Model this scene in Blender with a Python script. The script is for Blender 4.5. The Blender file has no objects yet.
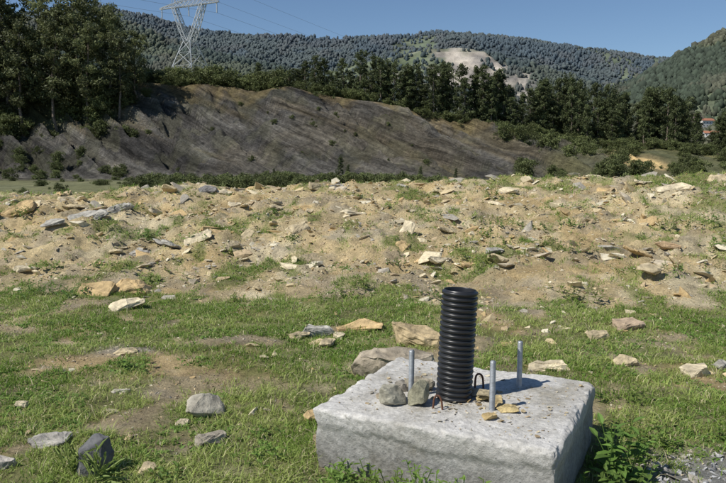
import bpy, bmesh, math, random
import numpy as np
from mathutils import Vector, Matrix, Euler
random.seed(7); rng = np.random.default_rng(7)
scene = bpy.context.scene
COL = scene.collection

# ------------------------------------------------------------------ noise
def _h(ix, iy, s):
    n = (ix*374761393 + iy*668265263 + s*1442695) & 0xffffffff
    n = ((n ^ (n >> 13)) * 1274126177) & 0xffffffff
    n = ((n ^ (n >> 15)) * 1103515245) & 0xffffffff
    return ((n ^ (n >> 16)) & 0xffff) / 65535.0
def vnoise(x, y, s=0):
    x = np.asarray(x, float); y = np.asarray(y, float)
    ix = np.floor(x).astype(np.int64); iy = np.floor(y).astype(np.int64)
    fx = x-ix; fy = y-iy
    fx = fx*fx*(3-2*fx); fy = fy*fy*(3-2*fy)
    a = _h(ix, iy, s); b = _h(ix+1, iy, s); c = _h(ix, iy+1, s); d = _h(ix+1, iy+1, s)
    return (a*(1-fx)+b*fx)*(1-fy) + (c*(1-fx)+d*fx)*fy
def fbm(x, y, o=4, s=0):
    t = 0; a = 1.0; w = 0
    x = np.asarray(x, float); y = np.asarray(y, float)
    for i in range(o):
        t = t + a*vnoise(x+17.3*i, y-9.1*i, s+i*7); w += a; a *= .5
        x, y = x*1.62+y*1.18, y*1.62-x*1.18
    return t/w
def ss(a, b, x):
    t = np.clip((x-a)/(b-a), 0, 1); return t*t*(3-2*t)
def lerp(a, b, t):
    t = np.asarray(t)[..., None]; return np.asarray(a)*(1-t)+np.asarray(b)*t

# ------------------------------------------------------------------ mesh helper
def build(name, V, polys, mats, midx=None, tint=None, smooth=False, extra=None, link=True):
    me = bpy.data.meshes.new(name)
    V = np.asarray(V, np.float32)
    polys = [np.asarray(p, np.int32) for p in polys if len(p)]
    nl = sum(p.size for p in polys); npl = sum(len(p) for p in polys)
    me.vertices.add(len(V)); me.vertices.foreach_set('co', V.ravel())
    me.loops.add(nl); me.polygons.add(npl)
    me.loops.foreach_set('vertex_index', np.concatenate([p.ravel() for p in polys]))
    tot = np.concatenate([np.full(len(p), p.shape[1], np.int32) for p in polys])
    st = np.concatenate([[0], np.cumsum(tot)[:-1]]).astype(np.int32)
    me.polygons.foreach_set('loop_start', st)
    try: me.polygons.foreach_set('loop_total', tot)
    except Exception: pass
    if midx is not None: me.polygons.foreach_set('material_index', np.asarray(midx, np.int32))
    me.polygons.foreach_set('use_smooth', np.full(npl, bool(smooth)))
    for m in mats: me.materials.append(m)
    if tint is not None:
        at = me.color_attributes.new('tint', 'FLOAT_COLOR', 'POINT')
        c = np.ones((len(V), 4), np.float32); c[:, :3] = tint
        at.data.foreach_set('color', c.ravel())
    if extra:
        for k, v in extra.items():
            at = me.attributes.new(k, 'FLOAT', 'POINT'); at.data.foreach_set('value', np.asarray(v, np.float32))
    me.update(calc_edges=True); me.validate()
    ob = bpy.data.objects.new(name, me)
    if link: COL.objects.link(ob)
    return ob
def empty(name, loc=(0, 0, 0)):
    e = bpy.data.objects.new(name, None); e.location = loc; e.empty_display_size = .3
    COL.objects.link(e); return e
def parent(ch, p):
    ch.parent = p; ch.matrix_parent_inverse = Matrix.Translation(p.location).inverted()

# ------------------------------------------------------------------ materials
def mat_new(name):
    m = bpy.data.materials.new(name); m.use_nodes = True
    nt = m.node_tree; b = nt.nodes['Principled BSDF']
    return m, nt, b
def N(nt, t, **k):
    n = nt.nodes.new(t)
    for a, v in k.items(): setattr(n, a, v)
    return n
def noise_node(nt, scale, detail=6, rough=.6, vec=None):
    n = N(nt, 'ShaderNodeTexNoise'); n.inputs['Scale'].default_value = scale
    n.inputs['Detail'].default_value = detail; n.inputs['Roughness'].default_value = rough
    if vec is not None: nt.links.new(vec, n.inputs['Vector'])
    return n
def rangen(nt, val, a, b, c, d):
    r = N(nt, 'ShaderNodeMapRange'); r.inputs[1].default_value = a; r.inputs[2].default_value = b
    r.inputs[3].default_value = c; r.inputs[4].default_value = d
    nt.links.new(val, r.inputs[0]); return r.outputs[0]
def vmul(nt, col, fac):
    m = N(nt, 'ShaderNodeVectorMath', operation='SCALE')
    nt.links.new(col, m.inputs[0]); nt.links.new(fac, m.inputs['Scale']); return m.outputs[0]
def mmath(nt, op, a, b):
    m = N(nt, 'ShaderNodeMath', operation=op)
    for i, v in enumerate((a, b)):
        if isinstance(v, (int, float)): m.inputs[i].default_value = v
        else: nt.links.new(v, m.inputs[i])
    return m.outputs[0]
def bump(nt, b, h, dist, strength=1.0):
    bp = N(nt, 'ShaderNodeBump'); bp.inputs['Distance'].default_value = dist; bp.inputs['Strength'].default_value = strength
    nt.links.new(h, bp.inputs['Height']); nt.links.new(bp.outputs[0], b.inputs['Normal'])

def tint_mat(name, rough=.9, n1=12, amp=.35, bdist=.004, bscale=40, detail=8, spec=.2):
    m, nt, b = mat_new(name)
    tc = N(nt, 'ShaderNodeTexCoord'); a = N(nt, 'ShaderNodeVertexColor', layer_name='tint')
    n = noise_node(nt, n1, detail, .65, tc.outputs['Object'])
    f = rangen(nt, n.outputs[0], .3, .7, 1-amp, 1+amp)
    nt.links.new(vmul(nt, a.outputs[0], f), b.inputs['Base Color'])
    b.inputs['Roughness'].default_value = rough; b.inputs['Specular IOR Level'].default_value = spec
    if bdist:
        n2 = noise_node(nt, bscale, detail, .65, tc.outputs['Object']); bump(nt, b, n2.outputs[0], bdist)
    return m

def ground_mat():
    m, nt, b = mat_new('ground_soil')
    tc = N(nt, 'ShaderNodeTexCoord'); o = tc.outputs['Object']
    a = N(nt, 'ShaderNodeVertexColor', layer_name='tint')
    rk = N(nt, 'ShaderNodeAttribute', attribute_name='shale')
    n1 = noise_node(nt, 1.3, 13, .72, o)
    f1 = rangen(nt, n1.outputs[0], .33, .67, .66, 1.42)
    n2 = noise_node(nt, 45, 5, .7, o)
    f2 = rangen(nt, n2.outputs[0], .35, .65, .75, 1.3)
    # bedding planes of the shale, dipping to the right, gently folded
    sx = N(nt, 'ShaderNodeSeparateXYZ'); nt.links.new(o, sx.inputs[0])
    wv = noise_node(nt, .035, 2, .5, o)
    q0 = mmath(nt, 'ADD', mmath(nt, 'MULTIPLY', sx.outputs[0], .42), mmath(nt, 'MULTIPLY', sx.outputs[2], 1.0))
    q = mmath(nt, 'ADD', q0, mmath(nt, 'MULTIPLY', wv.outputs[0], 9.0))
    cb = N(nt, 'ShaderNodeCombineXYZ'); nt.links.new(mmath(nt, 'MULTIPLY', sx.outputs[0], .09), cb.inputs[0])
    nt.links.new(mmath(nt, 'MULTIPLY', sx.outputs[1], .09), cb.inputs[1]); nt.links.new(mmath(nt, 'MULTIPLY', q, .95), cb.inputs[2])
    n3 = noise_node(nt, 1.0, 9, .8, cb.outputs[0]); n3.inputs['Distortion'].default_value = .2
    f3 = rangen(nt, n3.outputs[0], .37, .63, .36, 1.66)
    n6 = noise_node(nt, .45, 9, .75, o)
    f6 = rangen(nt, n6.outputs[0], .36, .64, .72, 1.28)
    f3m = mmath(nt, 'ADD', mmath(nt, 'MULTIPLY', mmath(nt, 'SUBTRACT', mmath(nt, 'MULTIPLY', f3, f6), 1.0), rk.outputs['Fac']), 1.0)
    f = mmath(nt, 'MULTIPLY', mmath(nt, 'MULTIPLY', f1, f2), f3m)
    nt.links.new(vmul(nt, a.outputs[0], f), b.inputs['Base Color'])
    b.inputs['Roughness'].default_value = .95; b.inputs['Specular IOR Level'].default_value = .1
    n4 = noise_node(nt, 14, 10, .75, o)
    n5 = noise_node(nt, .9, 9, .75, o)
    h = mmath(nt, 'ADD', mmath(nt, 'MULTIPLY', n4.outputs[0], .07), mmath(nt, 'MULTIPLY', mmath(nt, 'ADD', mmath(nt, 'MULTIPLY', n3.outputs[0], 3.4), mmath(nt, 'MULTIPLY', n5.outputs[0], 2.0)), rk.outputs['Fac']))
    bump(nt, b, h, 1.0, 1.0)
    return m
def leaf_mat(name, rough=.6, trans=.3, amp=.25, scale=.8):
    m, nt, b = mat_new(name)
    out = nt.nodes['Material Output']
    a = N(nt, 'ShaderNodeVertexColor', layer_name='tint')
    oi = N(nt, 'ShaderNodeObjectInfo')
    f = rangen(nt, oi.outputs['Random'], 0, 1, 1-amp, 1+amp)
    c = vmul(nt, a.outputs[0], f)
    nt.links.new(c, b.inputs['Base Color']); b.inputs['Roughness'].default_value = rough
    b.inputs['Specular IOR Level'].default_value = .25
    if trans > 0:
        tr = N(nt, 'ShaderNodeBsdfTranslucent'); nt.links.new(c, tr.inputs['Color'])
        mx = N(nt, 'ShaderNodeMixShader'); mx.inputs[0].default_value = trans
        nt.links.new(b.outputs[0], mx.inputs[1]); nt.links.new(tr.outputs[0], mx.inputs[2])
        nt.links.new(mx.outputs[0], out.inputs['Surface'])
    return m
def flat_mat(name, col, rough=.6, metal=0, n1=20, amp=.2, bd=0, bs=60, spec=.4):
    m, nt, b = mat_new(name)
    tc = N(nt, 'ShaderNodeTexCoord')
    n = noise_node(nt, n1, 6, .6, tc.outputs['Object'])
    rgb = N(nt, 'ShaderNodeRGB'); rgb.outputs[0].default_value = (*col, 1)
    nt.links.new(vmul(nt, rgb.outputs[0], rangen(nt, n.outputs[0], .3, .7, 1-amp, 1+amp)), b.inputs['Base Color'])
    b.inputs['Roughness'].default_value = rough; b.inputs['Metallic'].default_value = metal
    b.inputs['Specular IOR Level'].default_value = spec
    if bd:
        n2 = noise_node(nt, bs, 8, .65, tc.outputs['Object']); bump(nt, b, n2.outputs[0], bd)
    return m

M_ground = ground_mat()
M_rock = tint_mat('broken_stone', n1=9, amp=.5, bdist=.02, bscale=18)
M_gravel = tint_mat('rubble_stone', n1=30, amp=.3, bdist=.004, bscale=60, detail=4)
M_grass = leaf_mat('grass_blades', trans=.35)
M_leaf = leaf_mat('tree_leaves', trans=.3)
M_forest = leaf_mat('forest_canopy', trans=.0, rough=.9)
M_bark = flat_mat('bark', (.16, .13, .10), .9, n1=3, amp=.4)
M_hill = tint_mat('hill_cover', n1=.02, amp=.45, bdist=2.5, bscale=.09, detail=9)

# ------------------------------------------------------------------ terrain function
RX = [-140, -67, -39, -11.6, 6.8, 25, 43.6, 67, 140]
RZ = [21, 17.5, 15.3, 14, 11.3, 7.4, 3.9, 2.6, 2.5]
def toe(x): return 7.3 - .12*np.clip(x, -9, 9) + 1.0*(fbm(np.asarray(x)*.25, np.asarray(x)*0+3, 2, 5)-.5)
def crest(x): return 14.5 + 1.6*(vnoise(np.asarray(x)*.35, np.asarray(x)*0, 9)-.5)
def height(x, y):
    x = np.asarray(x, float); y = np.asarray(y, float)
    tz = toe(x); cz = crest(x); zc = 1.04 + .028*np.clip(x, -12, 12)
    t = np.clip((y-tz)/(cz-tz), 0, 1)
    onb = ss(-.02, .18, t)*(1-ss(30, 60, y))
    z = zc*(1.15*t-.15*t*t) 
    z = np.where(y > cz, np.maximum(zc-(y-cz)*.10, -1.0), z)
    z = z + .10*(fbm(x*.7, y*.7, 3, 11)-.5)*(1-ss(30, 60, y))
    rg = np.abs(fbm(x*2.3+y*.6, y*2.3, 3, 33)-.5)
    z = z + onb*(.26*(fbm(x*.9, y*.9, 3, 23)-.5) - .20*rg + .18*(fbm(x*5.5, y*5.5, 4, 31)-.5)+.06*(vnoise(x*15, y*15, 36)-.5))
    z = z + .045*(fbm(x*6, y*6, 4, 41)-.5)*(1-ss(20, 40, y))
    z = z + .05*np.exp(-((x+.35)**2+(y-3.3)**2)/.3)
    # far cut hillside
    yt = 100 + 7*(vnoise(x*.04, x*0, 77)-.5); yr = 131 + 4*(vnoise(x*.05, x*0, 78)-.5)
    zr = np.interp(x, RX, RZ) + 1.7*(fbm(x*.14, x*0, 4, 79)-.5)
    s = np.clip((y-yt)/(yr-yt), 0, 1)
    f = np.where(s < .25, s*.7, .175+(s-.25)*1.1)          # debris apron then a straight cut face
    g = (zr+1)*f
    env = np.clip(np.minimum(s*5, (1-s)*9), 0, 1)*ss(60, 25, x)
    q = x*.42+g*1.0+5*fbm(x*.03, y*.05, 2, 91)       # bedding coordinate: beds dip to the right
    gul = (fbm(x*.11+y*.05, y*.03, 3, 81)-.5)*4.5*env - (1-ss(0, .14, np.abs(fbm(x*.15+y*.10, y*.03, 3, 86)-.5)))*1.8*env
    ph = (q/3.4+1.2*fbm(x*.04, y*.04, 2, 92)) % 1.0
    ledge = np.where(ph < .82, ph/.82, (1-ph)/.18)
    ph2 = (q/1.25+.8*fbm(x*.1, y*.1, 2, 95)) % 1.0
    ledge2 = np.where(ph2 < .75, ph2/.75, (1-ph2)/.25)
    amp = .35+.65*ss(.36, .56, fbm(x*.05+7, y*.06, 3, 93)); amp2 = ss(.40, .6, fbm(x*.08+2, y*.1, 3, 96))
    bed = (ledge-.5)*2.6*env*amp + (ledge2-.5)*1.1*env*amp2
    z2 = g + np.where(s > 0, gul+bed+env*(1.8*(fbm(x*.5, y*.5, 4, 85)-.5)), 0)
    z2 = np.where(y > yr, g-(y-yr)*.045, z2)
    z = z + np.where(y > 60, z2, 0) + ss(40, 70, y)*1.0*(fbm(x*.08, y*.1, 4, 90)-.5)
    return z
def hz(x, y): return float(height(np.array([x]), np.array([y]))[0])

def grassmask(x, y):
    tz = toe(x); cz = crest(x); t = (y-tz)/(cz-tz)
    base = np.where(t < 0, .79+.06*ss(.5, -.5, x), .79-.50*ss(-.12, .16, t))
    base = np.where((x > .5) & (t < .15), base-.10, base)
    base = base + .24*ss(.85, 1.0, t) + .16*ss(2, 7, x)*ss(.3, .8, t)
    base = np.where(y > 60, 0, base)
    n = .36*fbm(x*.8+3, y*.9, 4, 101)+.64*fbm(x*4.0, y*2.6, 4, 103)
    g = ss(-.07, .08, n-(.5+(.5-base)*.42))
    gp = np.exp(-(((x-1.75)/.55)**2+((y-3.2)/.42)**2)**2)     # grey gravel patch
    gp2 = np.exp(-(((x+1.95)/.42)**2+((y-5.45)/.22)**2)**2)*.4
    inb = ((x-.5)*.906-(y-3.48)*.42, (x-.5)*.42+(y-3.48)*.906)
    blk = (np.abs(inb[0]) < .56) & (np.abs(inb[1]) < .5)
    return np.where(blk, 0, g*(1-.85*gp)*(1-.7*gp2)), np.maximum(gp, gp2)

# ------------------------------------------------------------------ ground sheet
ys = []; v = 1.2
while v < 22: ys.append(v-3); v *= 1.0055
while v < 100: ys.append(v-3); v *= 1.012
while v < 140: ys.append(v-3); v += .22
while v < 420: ys.append(v-3); v *= 1.03
ys = np.array([-14, -9, -6, -4, -3, -2.4]+ys)
nc = 540
tt = np.linspace(-1, 1, nc)
W = 4.5 + .74*np.maximum(ys+3, 1)
X = tt[None, :]*W[:, None]; Y = np.repeat(ys[:, None], nc, 1)
X = X*np.where(ys < 0, 1.5, 1)[:, None]
Z = height(X, Y)
G, GP = grassmask(X, Y)
t = (Y-toe(X))/(crest(X)-toe(X))
n1 = fbm(X*.8, Y*.8, 4, 200); n2 = fbm(X*2.7, Y*2.7, 4, 210); n3 = fbm(X*9, Y*9, 3, 220); n4 = fbm(X*1.6, Y*1.6, 4, 230)
soil = lerp((.41, .335, .205), (.52, .415, .235), ss(-.15, .2, t))
soil = lerp(soil, np.array((.60, .515, .335)), ss(.52, .64, n1)*.8)
soil = lerp(soil, np.array((.49, .345, .155)), ss(.52, .64, n4)*.5)
soil = lerp(soil, np.array((.34, .295, .225)), ss(.54, .68, n2)*.5)
soil = soil*(.72+.56*n3)[..., None]
soil = lerp(soil, np.array((.30, .295, .285)), GP)
tint = lerp(soil, np.array((.175, .200, .062)), G*.72)
far = ss(35, 60, Y)
s = np.clip((Y-100)/(31), 0, 1)
nb = fbm(X*.07, Y*.07, 4, 301); nb2 = fbm(X*.35, Y*.35, 4, 305); nb3 = fbm(X*.16+5, Y*.12, 4, 307)
q = X*.42+Z*1.0+5*fbm(X*.03, Y*.05, 2, 91)
bedc = .6*fbm(q*.42, X*.03, 3, 311)+.4*fbm(q*1.8, X*.06, 3, 313)
bed2 = fbm(q*.8+40, X*.04, 3, 317)
shale = lerp((.095, .090, .084), (.25, .235, .205), ss(.38, .62, bedc))
shale = lerp(shale, np.array((.30, .245, .155)), ss(.55, .66, bed2)*.65)
shale = lerp(shale, np.array((.100, .096, .094)), ss(.54, .68, nb3)*.5)
shale = lerp(shale, np.array((.28, .235, .16)), ss(.52, .66, nb)*.45)
shale = lerp(shale, np.array((.38, .285, .14)), ss(.86, .98, s+.25*(nb2-.5))*.7)
shale = lerp(shale, np.array((.22, .205, .175)), ss(.28, .08, s+.25*(nb2-.5))*.6)
green = lerp((.075, .09, .035), (.19, .19, .075), nb2)
gm = ss(.50, .60, nb2*.6+nb3*.4)*.25
gm = np.maximum(gm, ss(-34, -44, X+14*(nb2-.5))*ss(114, 122, Y+10*(nb-.5))*.8)
gm = np.maximum(gm, ss(20, 44, X+40*(nb-.5))*.75)
gm = np.maximum(gm, ss(99, 90, Y+9*(nb2-.5))*.75)
gm = np.maximum(gm, ss(129.5, 134, Y))
ochre = np.exp(-(((X-46)/4.5)**2+((Y-118)/8)**2)**2)
hillc = lerp(shale, green, gm)
hillc = lerp(hillc, np.array((.50, .36, .17)), ochre)
tint = lerp(tint, hillc, far)
sh = far*(1-gm)*(1-ochre)*ss(84, 92, Y)
idx = np.arange(len(ys)*nc).reshape(len(ys), nc)
quads = np.stack([idx[:-1, :-1], idx[:-1, 1:], idx[1:, 1:], idx[1:, :-1]], -1).reshape(-1, 4)
build('ground', np.stack([X, Y, Z], -1).reshape(-1, 3), [quads], [M_ground],
      tint=tint.reshape(-1, 3), smooth=True, extra={'shale': sh.ravel()})

# ------------------------------------------------------------------ far hills
def prof(D, pts):
    return np.array([p[0]*D for p in pts]), np.array([1.5+p[1]*D for p in pts])
def BE(l): return [((a-363)/706, (160-b)/706) for a, b in l]
R1 = (2600, 900, BE([(-700, 60), (-300, 35), (0, 22), (80, 16), (108, 12), (140, 19), (200, 34), (260, 41), (340, 43), (400, 40), (430, 37), (480, 40), (520, 43), (560, 49), (600, 53), (640, 60), (726, 62), (1000, 50), (1400, 70)]))
R2 = (1000, 420, BE([(430, 175), (520, 140), (580, 112), (620, 88), (650, 72), (690, 51), (726, 29), (800, -6), (1000, -60), (1500, -80)]))
R3 = (1700, 420, BE([(150, 140), (250, 95), (320, 74), (380, 62), (430, 54), (480, 53), (520, 63), (560, 77), (600, 84), (680, 80), (800, 70), (1200, 60)]))
R4 = (1400, 450, BE([(-700, 0), (-100, 10), (0, 22), (80, 24), (140, 31), (175, 45), (230, 60), (300, 74), (350, 92), (420, 125), (520, 165)]))
def hillh(x, y):
    z = np.full(np.shape(x), -6.0); wi = np.zeros(np.shape(x), int)
    for i, (D, Wd, pts) in enumerate((R1, R2, R3, R4)):
        px, pz = prof(D, pts)
        r = np.interp(x, px, pz) + (fbm(x*.006, x*0+i, 3, 400+i)-.5)*18
        u = (y-D)/Wd
        k = np.where(u < 0, np.clip(1+u, 0, 1), np.clip(1-u*.5, 0, 1))
        k = k*(1.25-.25*k) 
        h = r*k + (fbm(x*.004+y*.001, y*.004, 4, 410+i)-.5)*.42*r*np.sin(np.pi*np.clip(k, 0, 1))
        m = h > z; z = np.where(m, h, z); wi = np.where(m, i, wi)
    return z, wi
yh = [395.0]
while yh[-1] < 3600: yh.append(yh[-1]*1.0070)
yh = np.array(yh); th = np.linspace(-1, 1, 440)
XH = th[None, :]*(yh*1.0)[:, None]; YH = np.repeat(yh[:, None], 440, 1)
ZH, WI = hillh(XH, YH)
def hillmask(x, y, wi):
    f = fbm(x*.006, y*.004, 3, 500)
    field = np.where(wi == 2, ss(.49, .55, f), np.where(wi == 1, ss(.66, .70, f), np.where(wi == 0, ss(.60, .66, f)*(x > 100)*.8, ss(.68, .72, f))))
    b = x/y
    qn = fbm(x*.018, y*.018, 4, 510)-.5
    quarry = np.where(wi == 2, np.exp(-(((b-.150+.25*qn)/.080)**2+((y-1590)/120)**2)**2)*ss(-.12, .02, qn+.05), 0)
    return np.clip(field, 0, 1), np.clip(quarry*1.5, 0, 1)
FD, QM = hillmask(XH, YH, WI)
ZH = ZH + QM*(np.round(ZH/14)*14-ZH)*.8
hc = lerp((.042, .056, .038), (.060, .078, .090), ss(900, 2600, YH))  # aerial haze painted into the ground colour: paler and bluer with distance
hc = lerp(hc, lerp((.095, .125, .070), (.14, .155, .10), fbm(XH*.02, YH*.02, 3, 520)), FD)
hc = lerp(hc, lerp((.24, .22, .20), (.46, .41, .34), ss(.35, .65, fbm(XH*.03, ZH*.12, 4, 530))), QM)
ih = np.arange(XH.size).reshape(XH.shape)
qh = np.stack([ih[:-1, :-1], ih[:-1, 1:], ih[1:, 1:], ih[1:, :-1]], -1).reshape(-1, 4)
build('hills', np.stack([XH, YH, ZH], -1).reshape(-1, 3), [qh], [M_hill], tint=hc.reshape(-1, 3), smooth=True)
build('terrain', [(-9000, -3000, -9), (9000, -3000, -9), (9000, 12000, -9), (-9000, 12000, -9)], [[(0, 1, 2, 3)]], [M_hill], tint=np.tile((.08, .1, .05), (4, 1)))

def forest():
    n = 175000
    yy = np.exp(rng.uniform(math.log(420), math.log(2750), n))
    xx = rng.uniform(-.63, .63, n)*yy
    zz, wi = hillh(xx, yy); fd, qm = hillmask(xx, yy, wi)
    keep = (zz > -3) & (rng.random(n) > fd*.86) & (rng.random(n) > qm*1.15)
    z2, _ = hillh(xx, yy+12); keep &= (z2-zz) > -2.5
    xx, yy, zz, wi = xx[keep], yy[keep], zz[keep], wi[keep]; n = len(xx)
    pat = fbm(xx*.007, yy*.007, 4, 540); pat2 = fbm(xx*.012+9, yy*.012, 3, 545)
    dec = ss(.52, .56, pat)                      # stands of broadleaf among the pines
    hgt = (4.4+yy*.0025)*np.exp(rng.normal(0, .22, n))*(1-.2*dec); rad = hgt*rng.uniform(.32, .54, n)*(1+.25*dec)
    k = 5; ang = np.arange(k)/k*2*np.pi
    rings = [(.0, .75), (.38, 1.0), (.75, .65)]
    pts = []
    rot = rng.uniform(0, 6, n)
    for rz, rr in rings:
        j = rng.uniform(.65, 1.35, (n, k))
        pts.append(np.stack([xx[:, None]+np.cos(ang+rot[:, None])*rad[:, None]*rr*j, yy[:, None]+np.sin(ang+rot[:, None])*rad[:, None]*rr*j, zz[:, None]+hgt[:, None]*(rz+rng.uniform(-.1, .1, (n, k)))], -1))
    pts.append(np.stack([xx+rad*rng.normal(0, .15, n), yy, zz+hgt], -1)[:, None, :])
    P = np.concatenate(pts, 1); m = P.shape[1]
    f4 = []; f3 = []
    for r in range(2):
        for a in range(k): f4.append((r*k+a, r*k+(a+1) % k, (r+1)*k+(a+1) % k, (r+1)*k+a))
    for a in range(k): f3.append((2*k+a, 2*k+(a+1) % k, 3*k))
    o = (np.arange(n)*m)[:, None, None]
    F4 = (np.array(f4)[None]+o).reshape(-1, 4); F3 = (np.array(f3)[None]+o).reshape(-1, 3)
    haze_mix = ss(500, 2600, yy)  # distance haze put into the crown colours, bluer and more even far off
    c = lerp((.036, .047, .028), (.058, .078, .092), haze_mix)
    c = lerp(c, lerp((.072, .080, .040), (.070, .086, .086), haze_mix), dec*.8)
    c = lerp(c, lerp((.095, .088, .060), (.078, .084, .088), haze_mix), ss(.54, .6, pat2)*.5)
    c = c*(1+(rng.uniform(.65, 1.4, n)-1)*(1-.65*haze_mix))[:, None]
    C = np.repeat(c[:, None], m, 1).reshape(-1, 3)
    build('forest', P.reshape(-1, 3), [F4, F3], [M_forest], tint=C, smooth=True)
forest()

# ------------------------------------------------------------------ rocks
def hull_template(seed, n=13, dims=(1, .75, .42)):
    r = np.random.default_rng(seed)
    bm = bmesh.new()
    for i in range(n):
        p = r.uniform(-1, 1, 3); k = r.integers(0, 3); p[k] = np.sign(p[k])*r.uniform(.8, 1)
        p = p/max(1, np.linalg.norm(p)**.6)
        bm.verts.new(p*np.array(dims))
    res = bmesh.ops.convex_hull(bm, input=bm.verts)
    bmesh.ops.delete(bm, geom=[g for g in res['geom_interior'] if isinstance(g, bmesh.types.BMVert)], context='VERTS')
    bmesh.ops.triangulate(bm, faces=bm.faces)
    bmesh.ops.recalc_face_normals(bm, faces=bm.faces)
    bm.verts.index_update()
    V = np.array([v.co[:] for v in bm.verts]); F = np.array([[v.index for v in f.verts] for f in bm.faces]); bm.free()
    return V, F
TPL = [hull_template(900+i, 11+i % 4, (1, random.uniform(.5, .9), random.uniform(.14, .38))) for i in range(18)]
def rotmats(yaw, tx, ty):
    cy, sy = np.cos(yaw), np.sin(yaw); cx, sx = np.cos(tx), np.sin(tx); ck, sk = np.cos(ty), np.sin(ty)
    o = np.zeros_like(yaw); i = o+1
    Rz = np.stack([cy, -sy, o, sy, cy, o, o, o, i], -1).reshape(-1, 3, 3)
    Rx = np.stack([i, o, o, o, cx, -sx, o, sx, cx], -1).reshape(-1, 3, 3)
    Ry = np.stack([ck, o, sk, o, i, o, -sk, o, ck], -1).reshape(-1, 3, 3)
    return Rz @ Rx @ Ry
def scatter_rocks(name, x, y, z, size, cols, tilt=.35, mat=None, sink=.15):
    n = len(x); k = rng.integers(0, len(TPL), n)
    R = rotmats(rng.uniform(0, 6.28, n), rng.normal(0, tilt, n), rng.normal(0, tilt, n))
    Vs, Fs, Cs = [], [], []; off = 0
    for i, (V, F) in enumerate(TPL):
        m = np.where(k == i)[0]
        if not len(m): continue
        P = np.einsum('nij,vj->nvi', R[m], V)*size[m][:, None, None]
        P += np.stack([x[m], y[m], z[m]+size[m]*sink], -1)[:, None]
        Vs.append(P.reshape(-1, 3)); Fs.append((F[None]+(np.arange(len(m))*len(V))[:, None, None]).reshape(-1, 3)+off)
        Cs.append(np.repeat(cols[m], len(V), 0)); off += len(m)*len(V)
    return build(name, np.concatenate(Vs), [np.concatenate(Fs)], [mat or M_gravel], tint=np.concatenate(Cs))
PAL = np.array([(.52, .42, .25), (.56, .48, .32), (.45, .385, .28), (.47, .34, .17), (.38, .345, .28), (.59, .53, .39), (.43, .33, .20)])
def pal(n, w=None):
    return PAL[rng.choice(len(PAL), n, p=w)]*rng.uniform(.75, 1.10, n)[:, None]
n = 60000
yy = 3.2+rng.random(n)**.85*13; xx = rng.uniform(-1, 1, n)*(2.0+.62*yy)
tv = (yy-toe(xx))/(crest(xx)-toe(xx)); g, gp = grassmask(xx, yy)
cl = fbm(xx*1.6, yy*1.6, 4, 600)
pr = np.clip(.17+.72*ss(-.15, .15, tv), 0, 1)*(.28+.72*ss(.40, .58, cl))*(1-.5*g)+.3*gp
k = (rng.random(n) < pr)
inb = (np.abs((xx-.5)*.906-(yy-3.48)*.42) < .62) & (np.abs((xx-.5)*.42+(yy-3.48)*.906) < .56)
k &= ~inb; xx, yy = xx[k], yy[k]; n = len(xx)
tv = tv[k]
sz = np.clip(.0105*(rng.pareto(2.05, n)+1), .009, .08+.08*ss(0, .2, tv))*(.8+.05*yy)
scatter_rocks('rubble', xx, yy, height(xx, yy), sz, pal(n), sink=-.02, tilt=.38)
n = 34000
yy = 2.6+rng.random(n)**1.2*7; xx = rng.uniform(-1, 1, n)*(1.4+.62*yy)
g, gp = grassmask(xx, yy); k = (rng.random(n) < .38*(1-g)+.9*gp)
inb = (np.abs((xx-.5)*.906-(yy-3.48)*.42) < .60) & (np.abs((xx-.5)*.42+(yy-3.48)*.906) < .54)
k &= ~inb; gpk = gp[k]; xx, yy = xx[k], yy[k]; n = len(xx)
c = lerp(pal(n), rng.uniform(.20, .42, n)[:, None]*np.array((1, 1, 1.0)), gpk)
scatter_rocks('gravel', xx, yy, height(xx, yy), rng.uniform(.004, .014, n)*(1+.8*gpk), c, tilt=.6)

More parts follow.
